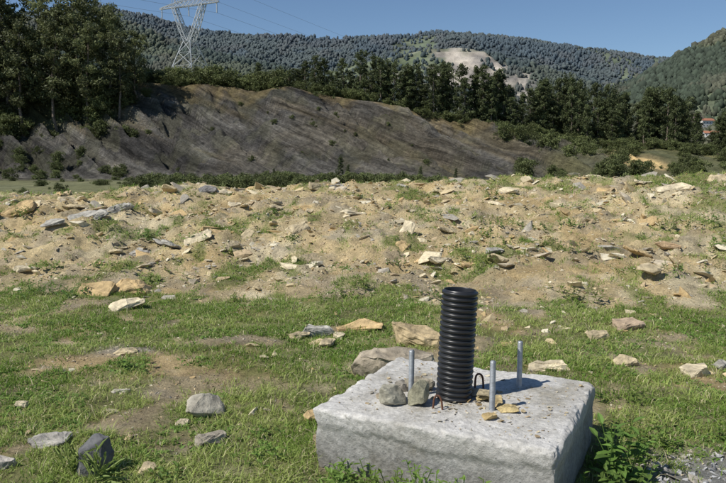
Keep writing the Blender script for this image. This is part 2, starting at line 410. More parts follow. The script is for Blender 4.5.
def big_rock(name, x, y, size, dims=(1, .75, .5), yaw=0, tilt=(0, 0), col=(.38, .32, .2), seed=1, z=None, sink=.25, rnd=.35, mat=None):
    V, F = hull_template(seed, 17, dims)
    bm = bmesh.new(); vs = [bm.verts.new(v) for v in V]
    for f in F: bm.faces.new([vs[i] for i in f])
    bmesh.ops.recalc_face_normals(bm, faces=bm.faces)
    if rnd > 0:
        bmesh.ops.bevel(bm, geom=list(bm.edges), offset=.03+.1*rnd, segments=2, affect='EDGES', clamp_overlap=True, profile=.6)
    bmesh.ops.triangulate(bm, faces=bm.faces)
    bmesh.ops.subdivide_edges(bm, edges=bm.edges, cuts=2, use_grid_fill=True)
    for _ in range(int(rnd*6)): bmesh.ops.smooth_vert(bm, verts=bm.verts, factor=.5, use_axis_x=True, use_axis_y=True, use_axis_z=True)
    bmesh.ops.recalc_face_normals(bm, faces=bm.faces)
    bm.normal_update()
    from mathutils import noise as mn
    for v in bm.verts:
        p = v.co*2.6+Vector((seed*3.1, 0, 0))
        lay = .5 if rnd > .5 else 1.0
        v.co += v.normal*(.08*mn.noise(p)+.05*mn.noise(p*2.7)*lay+.03*mn.noise(Vector((p.x, p.y, p.z*6)))*lay)
    me = bpy.data.meshes.new(name); bm.to_mesh(me); bm.free()
    me.transform(Matrix.Scale(size, 4))
    at = me.color_attributes.new('tint', 'FLOAT_COLOR', 'POINT')
    co = np.empty(len(me.vertices)*3, np.float32); me.vertices.foreach_get('co', co); co = co.reshape(-1, 3)
    f = .7+.6*fbm(co[:, 0]*3/size+seed, co[:, 1]*3/size+co[:, 2]*9/size, 3, seed)
    c = np.ones((len(co), 4), np.float32); c[:, :3] = np.array(col)*f[:, None]
    at.data.foreach_set('color', c.ravel())
    me.materials.append(mat or M_rock)
    for p in me.polygons: p.use_smooth = rnd > .5
    ob = bpy.data.objects.new(name, me); COL.objects.link(ob)
    zz = hz(x, y) if z is None else z
    ob.location = (x, y, zz+size*dims[2]*(1-sink)-size*dims[2]*.25)
    ob.rotation_euler = (tilt[0], tilt[1], yaw)
    return ob
OC = (.48, .35, .18); TAN = (.46, .38, .24); GR = (.35, .33, .285); PAL_ = (.56, .48, .33)
rocks = [ # x,y,size,dims,yaw,tilt,col,rnd
 (-2.62, 7.95, .26, (1, .7, .42), .2, (.1, .15), OC, .2), (-2.98, 7.75, .23, (1, .8, .45), -.3, (.1, -.1), OC, .2),
 (-2.45, 7.05, .26, (1, .45, .2), .6, (.15, -.25), PAL_, .1),
 (-.92, 3.98, .125, (1, .85, .75), .4, (0, 0), (.38, .35, .28), .8),
 (-.80, 3.55, .10, (1, .7, .4), .8, (0, 0), (.36, .32, .25), .4),
 (-.29, 3.95, .06, (1, .9, .8), .4, (0, 0), OC, .5),
 (-.19, 3.52, .085, (1, .8, .7), 1.0, (0, 0), (.38, .30, .18), .5),
 (-.09, 3.30, .055, (1, .8, .6), .1, (0, 0), PAL_, .4),
 (.24, 4.95, .36, (1, .55, .40), -.15, (0, .05), (.34, .29, .215), .45),
 (.46, 5.75, .30, (1, .45, .36), -.35, (.1, .25), (.46, .36, .21), .4),
 (-.02, 6.25, .24, (1, .5, .22), -.1, (.1, 0), OC, .3), (-.42, 6.1, .18, (1, .6, .3), .4, (0, .1), (.42, .4, .34), .2), (-.3, 5.75, .13, (1, .6, .3), 1.4, (0, .1), TAN, .2), (-.55, 5.95, .12, (1, .6, .3), .8, (0, .1), TAN, .2), (-.2, 6.0, .10, (1, .6, .3), 2.0, (0, .1), PAL_, .2),
 (.62, 10.1, .24, (1, .55, .14), 1.0, (.2, -.95), PAL_, .1),
 (-2.35, 10.0, .26, (1, .5, .14), .4, (.35, -.4), PAL_, .1), (-1.75, 10.4, .18, (1, .6, .2), .9, (.3, -.6), TAN, .1),
 (-.95, 12.1, .34, (1, .5, .14), -.5, (.3, .3), OC, .1), (-2.2, 12.6, .25, (1, .5, .2), .5, (.1, .1), PAL_, .1),
 (-5.9, 11.9, .45, (1, .6, .2), .5, (.2, -.35), OC, .15), (-4.5, 11.5, .36, (1, .6, .2), .3, (.2, -.2), GR, .2), (-4.15, 12.0, .28, (1, .6, .2), .9, (.2, -.3), GR, .2), (-4.75, 10.9, .26, (1, .6, .15), .4, (.2, -.3), GR, .2),
 (-3.2, 10.0, .2, (1, .6, .3), 0, (.2, .2), GR, .2), (-5.3, 12.9, .3, (1, .6, .2), .2, (.2, .2), TAN, .2),
 (-.9, 13.9, .22, (1, .5, .4), .3, (0, .2), TAN, .2), (-.55, 14.1, .2, (1, .6, .4), .1, (.2, .2), GR, .2), (-3.0, 13.8, .25, (1, .6, .3), 0, (.1, 0), (.2, .19, .18), .2),
 (5.4, 12.3, .36, (1, .5, .15), .3, (.2, -.15), PAL_, .15), (6.9, 13.7, .26, (1, .7, .4), .3, (.2, -.1), TAN, .2),
 (2.35, 4.85, .12, (1, .7, .5), .3, (.1, 0), PAL_, .3), (2.62, 5.05, .09, (1, .7, .5), 1.3, (.1, 0), GR, .3), (1.95, 5.1, .10, (1, .8, .5), .3, (.1, 0), TAN, .3),
 (1.35, 5.0, .19, (1, .4, .2), -.1, (.1, 0), PAL_, .15), (2.4, 6.3, .2, (1, .6, .3), .3, (.1, 0), (.42, .32, .22), .2), (2.0, 5.9, .12, (1, .6, .4), .3, (.1, 0), TAN, .2),
 (-1.64, 3.56, .12, (1, .75, .28), .1, (.05, -.05), (.34, .32, .28), .5), (-1.75, 3.28, .11, (1, .7, .35), .1, (.05, -.05), (.34, .31, .27), .5),
 (-2.05, 4.1, .05, (1, .75, .5), .1, (.05, -.05), PAL_, .5), (-1.55, 4.4, .07, (1, .6, .3), .5, (.05, -.05), (.4, .37, .3), .4), (-1.85, 5.35, .12, (1, .6, .25), .2, (0, 0), TAN, .4),
 (-1.04, 3.22, .06, (1, .8, .5), .3, (0, 0), TAN, .5), (-1.02, 3.85, .045, (1, .8, .5), 1.3, (0, 0), PAL_, .5),
 (4.0, 9.2, .18, (1, .7, .4), .2, (.2, 0), (.44, .31, .18), .2), (3.3, 8.0, .22, (1, .7, .25), .9, (.2, 0), TAN, .2), (1.7, 9.0, .16, (1, .7, .3), .9, (.2, 0), GR, .2),
 (2.6, 11.0, .26, (1, .6, .2), .2, (.3, .1), TAN, .2), (-4.3, 8.9, .18, (1, .6, .3), .2, (.1, .1), PAL_, .2), (-3.6, 12.2, .2, (1, .6, .3), 1.2, (.2, .4), PAL_, .1),
]
for i in range(34):
    y = random.uniform(8.5, 14.2); x = random.uniform(-.55, .45)*y
    rocks.append((x, y, random.uniform(.12, .28), (1, random.uniform(.45, .7), random.uniform(.12, .22)), random.uniform(0, 3), (random.uniform(0, .4), random.uniform(-.35, .35)), random.choice([OC, TAN, PAL_, PAL_, GR, TAN]), .12))
for i, (x, y, sz_, d, yw, tl, c, r) in enumerate(rocks):
    big_rock('rock', x, y, sz_, d, yw, tl, c, seed=50+i, rnd=r, sink=.35)
big_rock('boulder', -1.28, 3.22, .13, (.7, .6, 1.05), .4, (.1, .15), (.14, .14, .14), seed=121, rnd=.6, sink=.3)

# ------------------------------------------------------------------ concrete block
M_conc, nt, b = mat_new('rough_concrete')
tc = N(nt, 'ShaderNodeTexCoord'); o = tc.outputs['Object']
a1 = noise_node(nt, 3.0, 10, .7, o); a2 = noise_node(nt, 55, 8, .75, o); a3 = N(nt, 'ShaderNodeTexVoronoi'); a3.inputs['Scale'].default_value = 48
a4 = noise_node(nt, 14, 8, .75, o)
nt.links.new(o, a3.inputs['Vector'])
cr = N(nt, 'ShaderNodeValToRGB'); nt.links.new(a1.outputs[0], cr.inputs[0])
cr.color_ramp.elements[0].position = .36; cr.color_ramp.elements[0].color = (.36, .335, .28, 1)
cr.color_ramp.elements[1].position = .60; cr.color_ramp.elements[1].color = (.61, .59, .55, 1)
e = cr.color_ramp.elements.new(.46); e.color = (.49, .47, .425, 1)
pits = rangen(nt, a3.outputs['Distance'], .04, .13, .55, 1.0)
ff = mmath(nt, 'MULTIPLY', rangen(nt, a2.outputs[0], .3, .7, .72, 1.28), pits)
ff = mmath(nt, 'MULTIPLY', ff, rangen(nt, a4.outputs[0], .3, .7, .80, 1.20))
sz3 = N(nt, 'ShaderNodeSeparateXYZ'); nt.links.new(o, sz3.inputs[0])
wet = rangen(nt, sz3.outputs[2], .14, .315, .58, 1.0)     # damp, soil-stained sides
ff = mmath(nt, 'MULTIPLY', ff, wet)
nt.links.new(vmul(nt, cr.outputs[0], ff), b.inputs['Base Color']); b.inputs['Roughness'].default_value = .95; b.inputs['Specular IOR Level'].default_value = .15
bump(nt, b, mmath(nt, 'ADD', mmath(nt, 'ADD', mmath(nt, 'MULTIPLY', a2.outputs[0], .008), mmath(nt, 'MULTIPLY', a4.outputs[0], .009)), mmath(nt, 'ADD', mmath(nt, 'MULTIPLY', a1.outputs[0], .010), mmath(nt, 'MULTIPLY', pits, .005))), 1.0, 1.0)
ZT = .32; BC = (.503, 3.478); BYAW = math.radians(-26.5)
def block():
    hx, hy, hzz = .57, .50, .32
    V = []; F = []; off = 0
    def face(o, du, dv, nu, nv):
        nonlocal off
        u, w = np.meshgrid(np.linspace(-1, 1, nu), np.linspace(-1, 1, nv))
        P = np.array(o)[None, None]+u[..., None]*np.array(du)+w[..., None]*np.array(dv)
        i = np.arange(nu*nv).reshape(nv, nu)+off
        V.append(P.reshape(-1, 3)); F.append(np.stack([i[:-1, :-1], i[:-1, 1:], i[1:, 1:], i[1:, :-1]], -1).reshape(-1, 4)); off += nu*nv
    face((0, 0, hzz), (hx, 0, 0), (0, hy, 0), 171, 151)
    face((0, -hy, 0), (hx, 0, 0), (0, 0, hzz), 171, 97); face((0, hy, 0), (-hx, 0, 0), (0, 0, hzz), 171, 97)
    face((hx, 0, 0), (0, hy, 0), (0, 0, hzz), 151, 97); face((-hx, 0, 0), (0, -hy, 0), (0, 0, hzz), 151, 97)
    V = np.concatenate(V); F = np.concatenate(F)
    def n3(s, seed): return (fbm(V[:, 0]*s+V[:, 2]*s*.7, V[:, 1]*s-V[:, 2]*s*.8, 4, seed)-.5)
    r = np.clip(.010+.07*n3(5, 700)+.11*n3(18, 705), .004, .05)[:, None]
    h = np.array((hx, hy, hzz))
    qv = np.clip(V, -(h-r), h-r); d = V-qv; L = np.linalg.norm(d, axis=1, keepdims=True)+1e-9
    nr = d/L; P = qv+nr*r
    top = ss(.3, .9, nr[:, 2])
    P += nr*((.020*n3(4, 710)+.009*n3(14, 720))*(1-.5*top)+.006*n3(45, 730))[:, None]
    side = 1-np.abs(nr[:, 2]); lip = ss(.20, .25, V[:, 2]+.06*n3(6, 740))
    P[:, :2] += nr[:, :2]*(side*lip*.012)[:, None]
    P[:, :2] -= nr[:, :2]*(side*ss(.05, -.3, V[:, 2])*.03)[:, None]
    ob = build('concrete_block', P, [F], [M_conc], smooth=True)
    bm = bmesh.new(); bm.from_mesh(ob.data); bmesh.ops.remove_doubles(bm, verts=bm.verts, dist=.0008); bm.to_mesh(ob.data); bm.free()
    ob.location = (BC[0], BC[1], ZT-hzz); ob.rotation_euler = (0, 0, BYAW)
    return ob
blk = block()

def lathe(name, prof_, seg, mat, smooth=True):
    prof_ = np.array(prof_); m = len(prof_); a = np.arange(seg)/seg*2*np.pi
    V = np.stack([prof_[:, 0:1]*np.cos(a), prof_[:, 0:1]*np.sin(a), np.repeat(prof_[:, 1:2], seg, 1)], -1).reshape(-1, 3)
    i = np.arange(m*seg).reshape(m, seg); j = np.roll(i, -1, 1)
    F = np.stack([i[:-1], j[:-1], j[1:], i[1:]], -1).reshape(-1, 4)
    return build(name, V, [F], [mat], smooth=smooth)
M_plastic = flat_mat('black_polyethylene', (.020, .020, .021), .36, n1=8, amp=.5, spec=.6)
pitch = .0262; nr_ = 21
pr_ = []
for i in range(nr_):
    z0 = i*pitch
    for (dz, r) in ((0, .0795), (.0045, .0795), (.0065, .081), (.0085, .0875), (.0105, .0895), (.0155, .0905), (.0205, .0895), (.0225, .0875), (.0245, .081)):
        pr_.append((r, z0+dz))
ztop = nr_*pitch
pr_ += [(.0795, ztop), (.079, ztop+.004), (.0765, ztop+.0045), (.0755, ztop+.001), (.0755, 0)]
pipe = lathe('corrugated_pipe', pr_, 72, M_plastic)
pipe.location = (.455, 3.43, ZT-.006); pipe.rotation_euler = (math.radians(-1), math.radians(2.6), 0)

M_galv = flat_mat('galvanised_steel', (.42, .44, .46), .5, metal=.55, n1=30, amp=.25)
def bolt(x, y, h, lean=(0, 0)):
    seg = 20; r0 = .0145; p = .0045; nz = int(h/p*4)
    zz = np.linspace(-.03, h, nz); a = np.arange(seg)/seg*2*np.pi
    ph = (zz[:, None]/p-a[None]/(2*np.pi)) % 1
    r = r0-.0018*np.abs(2*ph-1)*1.0
    r = np.where(zz[:, None] > h-.003, r-.0025, r)
    V = np.stack([r*np.cos(a), r*np.sin(a), np.repeat(zz[:, None], seg, 1)], -1).reshape(-1, 3)
    i = np.arange(nz*seg).reshape(nz, seg); j = np.roll(i, -1, 1)
    F = np.stack([i[:-1], j[:-1], j[1:], i[1:]], -1).reshape(-1, 4)
    V = np.vstack([V, [(0, 0, h+.0005)]]); c = len(V)-1
    T = np.stack([i[-1], j[-1], np.full(seg, c)], -1)
    ob = build('anchor_bolt', V, [F, T], [M_galv], smooth=True)
    ob.location = (x, y, ZT-.004); ob.rotation_euler = (lean[0], lean[1], 0)
bolt(.241, 3.433, .245, (0, .01)); bolt(.614, 3.248, .245, (.01, 0)); bolt(.818, 3.59, .25, (0, .005)); bolt(.445, 3.775, .24)

M_rust = flat_mat('rusted_steel', (.13, .06, .035), .85, n1=60, amp=.5, bd=.001, bs=200)
def tube(name, pts, r, mat, cyc=False):
    cu = bpy.data.curves.new(name, 'CURVE'); cu.dimensions = '3D'; cu.bevel_depth = r; cu.bevel_resolution = 3; cu.use_fill_caps = True
    sp = cu.splines.new('NURBS'); sp.points.add(len(pts)-1); sp.order_u = 3; sp.use_endpoint_u = True; sp.resolution_u = 6
    for p, q_ in zip(sp.points, pts): p.co = (*q_, 1)
    cu.materials.append(mat)
    tmp = bpy.data.objects.new('tmp', cu); COL.objects.link(tmp)
    dg = bpy.context.evaluated_depsgraph_get(); me = bpy.data.meshes.new_from_object(tmp.evaluated_get(dg))
    bpy.data.objects.remove(tmp); ob = bpy.data.objects.new(name, me); COL.objects.link(ob); me.name = name
    return ob
def P3(x, y, z): return (x, y, ZT+z)
tube('steel_hook', [P3(.335, 3.27, -.02), P3(.337, 3.27, .03), P3(.345, 3.265, .066), P3(.365, 3.262, .066), P3(.378, 3.26, .035), P3(.380, 3.255, -.02)], .005, M_rust)
tube('steel_hook', [P3(.585, 3.58, -.02), P3(.585, 3.58, .05), P3(.595, 3.58, .075), P3(.617, 3.575, .075), P3(.627, 3.57, .045), P3(.628, 3.57, -.02)], .0055, M_rust)

for i, (x, y, sz_, d, yw, c, r, zo) in enumerate([
    (.145, 3.34, .080, (1, .8, .85), .3, (.34, .32, .25), .8, 0), (.268, 3.33, .076, (.8, .75, 1.05), 1.2, (.30, .285, .20), .9, 0),
    (.285, 3.56, .092, (1, .7, .5), .1, (.32, .285, .215), .8, 0), (.20, 3.53, .05, (1, .8, .7), .7, (.33, .3, .25), .7, 0),
    (.600, 3.40, .060, (1, .7, .35), .3, (.46, .37, .19), .3, 0), (.655, 3.345, .052, (1, .8, .4), 1.3, (.46, .36, .19), .4, 0),
    (.60, 3.36, .045, (1, .8, .4), 2.3, (.40, .34, .22), .3, .03), (.69, 3.23, .058, (1, .7, .28), -.2, (.48, .38, .19), .3, 0), (.67, 3.30, .036, (1, .7, .4), 1.2, (.44, .35, .19), .3, 0),
    (.580, 3.13, .042, (1, .8, .4), .8, (.44, .33, .16), .4, 0), (.56, 3.47, .04, (1, .8, .5), .8, (.38, .32, .23), .4, 0), (.09, 3.42, .03, (1, .8, .5), .8, (.38, .32, .23), .4, 0)]):
    big_rock('stone', x, y, sz_, d, yw, (0, 0), c, seed=200+i, z=ZT+zo, sink=.05, rnd=r)
u1 = np.concatenate([rng.normal(.08, .2, 350), rng.uniform(-.54, .54, 400)]); u2 = np.concatenate([rng.normal(-.02, .16, 350), rng.uniform(-.47, .47, 400)])
k = (abs(u1) < .53) & (abs(u2) < .46); u1, u2 = u1[k], u2[k]
c_, s_ = math.cos(BYAW), math.sin(BYAW)
gx = BC[0]+u1*c_-u2*s_; gy = BC[1]+u1*s_+u2*c_
scatter_rocks('stone_chips', gx, gy, np.full(len(gx), ZT), np.clip(.0035*(rng.pareto(1.8, len(gx))+1), .003, .018), pal(len(gx))*.85, tilt=.3, sink=.25)

# ------------------------------------------------------------------ grass
def blades(x, y, z, L, Wd, cols, lean, name, bend=.5):
    n = len(x); a = rng.uniform(0, 2*np.pi, n); ld = rng.uniform(0, 2*np.pi, n)
    wx = np.cos(a)*Wd/2; wy = np.sin(a)*Wd/2
    lx = np.cos(ld)*lean; ly = np.sin(ld)*lean
    nrm = 1/np.sqrt(1+lean**2)
    b0 = np.stack([x-wx, y-wy, z-.005], -1); b1 = np.stack([x+wx, y+wy, z-.005], -1)
    mx = x+lx*L*.45*nrm; my = y+ly*L*.45*nrm; mz = z+L*.55*nrm
    m0 = np.stack([mx-wx*.8, my-wy*.8, mz], -1); m1 = np.stack([mx+wx*.8, my+wy*.8, mz], -1)
    tp = np.stack([x+lx*L*(1+bend)*nrm, y+ly*L*(1+bend)*nrm, z+L*nrm*(1-.25*bend*np.minimum(lean, 1.5))], -1)
    V = np.stack([b0, b1, m1, m0, tp], 1).reshape(-1, 3); o = np.arange(n)[:, None]*5
    return build(name, V, [o+np.array([[0, 1, 2, 3]]), o+np.array([[3, 2, 4]])], [M_grass], tint=np.repeat(cols, 5, 0))
def grass():
    n = 70000
    yy = 2.5+rng.random(n)**1.25*13; xx = rng.uniform(-1, 1, n)*(1.6+.62*yy)
    g, gp = grassmask(xx, yy)
    k = rng.random(n) < g*.95*(.28+.72*ss(.38, .56, fbm(xx*5, yy*5, 2, 800)))+.035
    inb = (np.abs((xx-.5)*.906-(yy-3.48)*.42) < .585) & (np.abs((xx-.5)*.42+(yy-3.48)*.906) < .515)
    k &= ~inb; xx, yy, g = xx[k], yy[k], g[k]; nc_ = len(xx)
    m = 12
    X_ = np.repeat(xx, m)+rng.normal(0, .022, nc_*m)*(1+.08*np.repeat(yy, m)); Y_ = np.repeat(yy, m)+rng.normal(0, .022, nc_*m)*(1+.08*np.repeat(yy, m))
    Z_ = height(X_, Y_)
    cs = np.repeat(rng.uniform(.6, 1.2, nc_)*np.where(rng.random(nc_) < .08, 1.8, 1), m)
    L = rng.uniform(.018, .065, nc_*m)*cs*(.8+.025*Y_)
    Wd = rng.uniform(.003, .0065, nc_*m)*(.8+.07*Y_)
    fm = np.repeat(ss(.3, .7, fbm(xx*1.3, yy*1.3, 3, 810)), m)+rng.normal(0, .22, nc_*m)
    base = lerp((.165, .260, .042), (.36, .42, .125), np.clip(fm, 0, 1))
    dry = rng.random(nc_*m) < .13
    base[dry] = np.array((.54, .48, .29))
    base *= rng.uniform(.7, 1.25, nc_*m)[:, None]
    blades(X_, Y_, Z_, L, Wd, np.clip(base, .01, 1), rng.uniform(.2, 1.8, nc_*m), 'grass')
    n = 64000
    yy = 2.5+rng.random(n)**1.3*11; xx = rng.uniform(-1, 1, n)*(1.6+.64*yy)
    g, gp = grassmask(xx, yy); pch = ss(.48, .6, fbm(xx*2.2, yy*2.2, 3, 820))
    k = rng.random(n) < g*pch
    inb = (np.abs((xx-.5)*.906-(yy-3.48)*.42) < .6) & (np.abs((xx-.5)*.42+(yy-3.48)*.906) < .53)
    k &= ~inb; xx, yy = xx[k], yy[k]; m = 4; nn = len(xx)*m
    X_ = np.repeat(xx, m)+rng.normal(0, .012, nn); Y_ = np.repeat(yy, m)+rng.normal(0, .012, nn)
    c = lerp((.15, .27, .05), (.24, .36, .09), rng.random(nn))*rng.uniform(.7, 1.2, nn)[:, None]
    blades(X_, Y_, height(X_, Y_)+.004, rng.uniform(.014, .03, nn), rng.uniform(.009, .018, nn), c, rng.uniform(1.2, 3, nn), 'ground_cover', bend=.2)
grass()

def weed(x, y, n_st, hgt, leafL, leafW, col, seed, spread=.05, name='weed_plant', upright=.5):
    r = np.random.default_rng(seed); V = []; F4 = []; C = []
    z = hz(x, y)
    def leaf(p, d, L, Wd, cc):
        d = d/np.linalg.norm(d); sd = np.cross(d, (0, 0, 1)); sd /= (np.linalg.norm(sd)+1e-6); up = np.cross(sd, d)
        k = len(V); p = np.array(p)
        V.extend([p, p+d*L*.35+sd*Wd*.5+up*L*.06, p+d*L*.7+sd*Wd*.42+up*L*.02, p+d*L-up*L*.12, p+d*L*.7-sd*Wd*.42+up*L*.02, p+d*L*.35-sd*Wd*.5+up*L*.06, p+d*L*.35-up*L*.02, p+d*L*.7-up*L*.04]); C.extend([cc]*8)
        F4.extend([(k+6, k+1, k+2, k+7), (k+5, k+6, k+7, k+4), (k, k+1, k+6, k+5), (k+7, k+2, k+3, k+4)])
    for s_i in range(n_st):
        a = r.uniform(0, 6.28); rr = r.uniform(0, spread); bx, by = x+math.cos(a)*rr, y+math.sin(a)*rr
        H = hgt*r.uniform(.5, 1); le = r.uniform(.1, .5); la = r.uniform(0, 6.28)
        p = np.array((bx, by, z)); top = p+np.array((math.cos(la)*le*H, math.sin(la)*le*H, H))
        k = len(V); w = .002
        V.extend([p+(w, 0, 0), p-(w, 0, 0), top-(w, 0, 0), top+(w, 0, 0)]); C.extend([np.array(col)*.9]*4); F4.append((k, k+1, k+2, k+3))
        nl = max(3, int(H/leafL*3.2))
        for j in range(nl):
            f = (j+.6)/nl; q_ = p+(top-p)*f; aa = j*2.4+r.uniform(-.4, .4); L = leafL*(1.15-.5*f)*r.uniform(.7, 1.2)
            leaf(q_, np.array((math.cos(aa), math.sin(aa), r.uniform(-.1, upright+.5*f))), L, leafW*L/leafL, np.array(col)*r.uniform(.7, 1.3))
    return build(name, np.array(V), [np.array(F4)], [M_grass], tint=np.clip(np.array(C), 0, 1))
GC = (.15, .235, .05)
wl = [(-.02, 3.02, 14, .12, .05, .02, GC, .12), (.12, 2.93, 16, .19, .05, .02, (.17, .25, .05), .14), (.30, 2.85, 16, .22, .05, .02, GC, .14), (.46, 2.76, 14, .2, .05, .02, GC, .12), (-.12, 3.14, 10, .10, .045, .02, GC, .1),
      (1.22, 3.24, 9, .32, .10, .040, (.11, .19, .04), .1), (1.12, 3.02, 8, .22, .07, .03, GC, .12), (1.35, 3.5, 12, .15, .05, .025, GC, .15), (1.45, 3.75, 12, .10, .045, .02, (.16, .22, .05), .2),
      (1.6, 3.6, 12, .10, .04, .02, (.16, .23, .05), .15), (1.95, 3.55, 12, .11, .04, .02, GC, .15), (1.05, 2.85, 10, .2, .06, .03, (.09, .16, .03), .15),
      (-1.22, 3.08, 9, .18, .13, .018, (.19, .25, .07), .05), (-1.38, 3.2, 8, .16, .11, .015, (.2, .25, .07), .05), (-.9, 3.1, 10, .06, .05, .02, GC, .1),
      (-.45, 3.3, 14, .08, .04, .02, GC, .15), (-.55, 3.65, 10, .06, .04, .02, GC, .12), (-1.7, 4.9, 12, .08, .05, .03, GC, .2), (.1, 4.35, 8, .09, .05, .02, GC, .1), (-.05, 4.1, 8, .08, .04, .02, GC, .1),
      (1.3, 4.3, 12, .12, .04, .02, GC, .2), (1.7, 4.2, 10, .1, .04, .02, (.16, .22, .05), .2)]
for i, w in enumerate(wl):
    weed(w[0], w[1], w[2], w[3], w[4], w[5], w[6], 1000+i, w[7], upright=1.6 if w[5] < .019 and w[4] > .1 else .4)
for i in range(85):   # weeds that have seeded on the bank
    y = random.uniform(7.2, 14.3); x = random.uniform(-.58, .58)*y
    weed(x, y, random.randint(7, 15), random.uniform(.08, .2), random.uniform(.04, .075), random.uniform(.02, .035), (random.uniform(.14, .20), random.uniform(.22, .27), .06), 3000+i, random.uniform(.15, .4), upright=.6)

# ------------------------------------------------------------------ trees
def tree_mesh(name, seed, H, cb, cr, nl, clump_r, leaf, per, col, style='broad'):
    r = np.random.default_rng(seed); V = []; F = []; off = 0; Cc = []; mi = []
    def tubeseg(pts, rad):
        nonlocal off
        k = 6; a = np.arange(k)/k*2*np.pi; m = len(pts)
        P = np.array(pts)[:, None, :]+np.stack([np.cos(a), np.sin(a), 0*a], -1)[None]*np.array(rad)[:, None, None]
        i = np.arange(m*k).reshape(m, k)+off; j = np.roll(i, -1, 1)
        V.append(P.reshape(-1, 3)); f = np.stack([i[:-1], j[:-1], j[1:], i[1:]], -1).reshape(-1, 4); F.append(f); mi.append(np.zeros(len(f), int))
        Cc.append(np.tile((.1, .08, .06), (m*k, 1))); off += m*k
    tz = np.linspace(0, 1, 8); wob = np.cumsum(r.normal(0, .012*H, (8, 2)), 0)
    tp = np.stack([wob[:, 0], wob[:, 1], tz*H*.97-.5], -1)
    tubeseg(tp, H*.013*(1.15-tz)+.02)
    centers = []
    for i in range(nl):
        f = cb+(1-cb)*((i+r.uniform(0, .9))/nl); g = (f-cb)/(1-cb)
        p0 = np.array([np.interp(f, tz, tp[:, 0]), np.interp(f, tz, tp[:, 1]), f*H*.97-.5])
        if style == 'broad': w = cr*(.45+.75*math.sin(math.pi*min(1, g*.85+.12)))*r.uniform(.45, 1.15)
        else: w = cr*(1.15-.95*g)*r.uniform(.45, 1.25)
        a = i*2.4+r.uniform(-.5, .5); el = r.uniform(.1, .7) if style == 'broad' else r.uniform(-.1, .45)
        p1 = p0+np.array((math.cos(a)*w, math.sin(a)*w, w*math.tan(el)*.6))
        pm = (p0+p1)/2+np.array((0, 0, w*.08))
        tubeseg([p0, pm, p1], [H*.004+.015, H*.003+.01, .01])
        for q_ in (.5, .8, 1.05): centers.append((p0+(p1-p0)*q_+r.normal(0, clump_r*.35, 3), clump_r*r.uniform(.6, 1.2)))
    centers.append((tp[-1]+(0, 0, .1), clump_r*.8))
    for c, cr_ in centers:
        n_ = int(per*r.uniform(.6, 1.3)); d = r.normal(0, 1, (n_, 3)); d /= np.linalg.norm(d, axis=1, keepdims=True)
        P = c+d*(r.random((n_, 1))**.45)*cr_*np.array((1, 1, .72))
        u = r.normal(0, 1, (n_, 3)); u /= np.linalg.norm(u, axis=1, keepdims=True); w_ = np.cross(u, d+r.normal(0, .5, (n_, 3))); w_ /= np.linalg.norm(w_, axis=1, keepdims=True)+1e-6
        s_ = leaf*r.uniform(.6, 1.3, (n_, 1))
        q4 = np.stack([P-u*s_, P-w_*s_*.45, P+u*s_, P+w_*s_*.45], 1)
        V.append(q4.reshape(-1, 3)); o_ = np.arange(n_)[:, None]*4+off; F.append(o_+np.arange(4)[None]); mi.append(np.ones(n_, int))
        sh_ = r.uniform(.6, 1.45)*r.uniform(.8, 1.2, n_)
        Cc.append(np.repeat(np.array(col)[None]*sh_[:, None], 4, 0)); off += n_*4
    ob = build(name, np.concatenate(V), [np.concatenate(F)], [M_bark, M_leaf], midx=np.concatenate(mi), tint=np.concatenate(Cc), link=False)
    return ob.data
def inst(name, me, x, y, s, par=None, sz=1.0, dz=0):
    ob = bpy.data.objects.new(name, me); COL.objects.link(ob)
    ob.location = (x, y, hz(x, y)+dz); ob.scale = (s, s, s*sz); ob.rotation_euler = (0, 0, random.uniform(0, 6.28))
    if par: ob.parent = par
    return ob
EU = [tree_mesh('eucalyptus_tree', 10+i, 18, random.uniform(.22, .36), 3.3, 24, 1.2, .26, 80, (.13, .145, .062)) for i in range(5)]
PI = [tree_mesh('pine_tree', 30+i, 9, random.uniform(.08, .26), 1.3, 22, .52, .15, 50, (.095, .115, .048), 'pine' if i % 2 else 'broad') for i in range(7)]
BU = [tree_mesh('shrub', 50+i, 2.2, .05, 1.3, 12, .6, .13, 60, (.12, .14, .052)) for i in range(4)]
for i, (x, y, s) in enumerate([(-63, 117, 1.1), (-59.5, 121, 1.2), (-56, 118, 1.05), (-53.5, 123, 1.1), (-51, 119, .98), (-48.5, 123, .98), (-46, 119, .88), (-43.5, 124, .85), (-41.5, 120, .78), (-39.3, 125, .62),
                               (-67, 121, 1.2), (-62, 127, 1.15), (-57, 128, 1.1), (-50, 128, .95), (-45, 128, .8), (-72, 118, 1.2), (-77, 122, 1.2), (-83, 120, 1.1)]):
    inst('eucalyptus_tree', EU[i % 5], x, y, s*.98)
sl = empty('shrubbery')
for i in range(110):
    x = -38-rng.random()*40; y = 116+rng.random()*15; inst('shrub', BU[i % 4], x, y, random.uniform(.7, 1.6), sl)
for i in range(45):
    x = -34-rng.random()*38; y = 98+rng.random()*20; inst('shrub', BU[i % 4], x, y, random.uniform(.25, .8), sl)
for i in range(210):
    x = rng.uniform(-42, 70); y = 132.5+rng.normal(0, 1.6); inst('shrub', BU[i % 4], x, y, random.uniform(.4, 1.1), sl)
for i in range(45):
    x = rng.uniform(-41, -16); y = 134+rng.normal(0, 1.6); inst('shrub', BU[i % 4], x, y, random.uniform(1.0, 1.9), sl)
for i in range(110):
    x = 22+rng.random()*57; y = 98+rng.random()*33; inst('shrub', BU[i % 4], x, y, random.uniform(.35, 1.2), sl)
for i in range(34):
    x = rng.uniform(-30, 30); y = 102+rng.random()*26; inst('shrub', BU[i % 4], x, y, random.uniform(.12, .4), sl)
hg = empty('scrub')
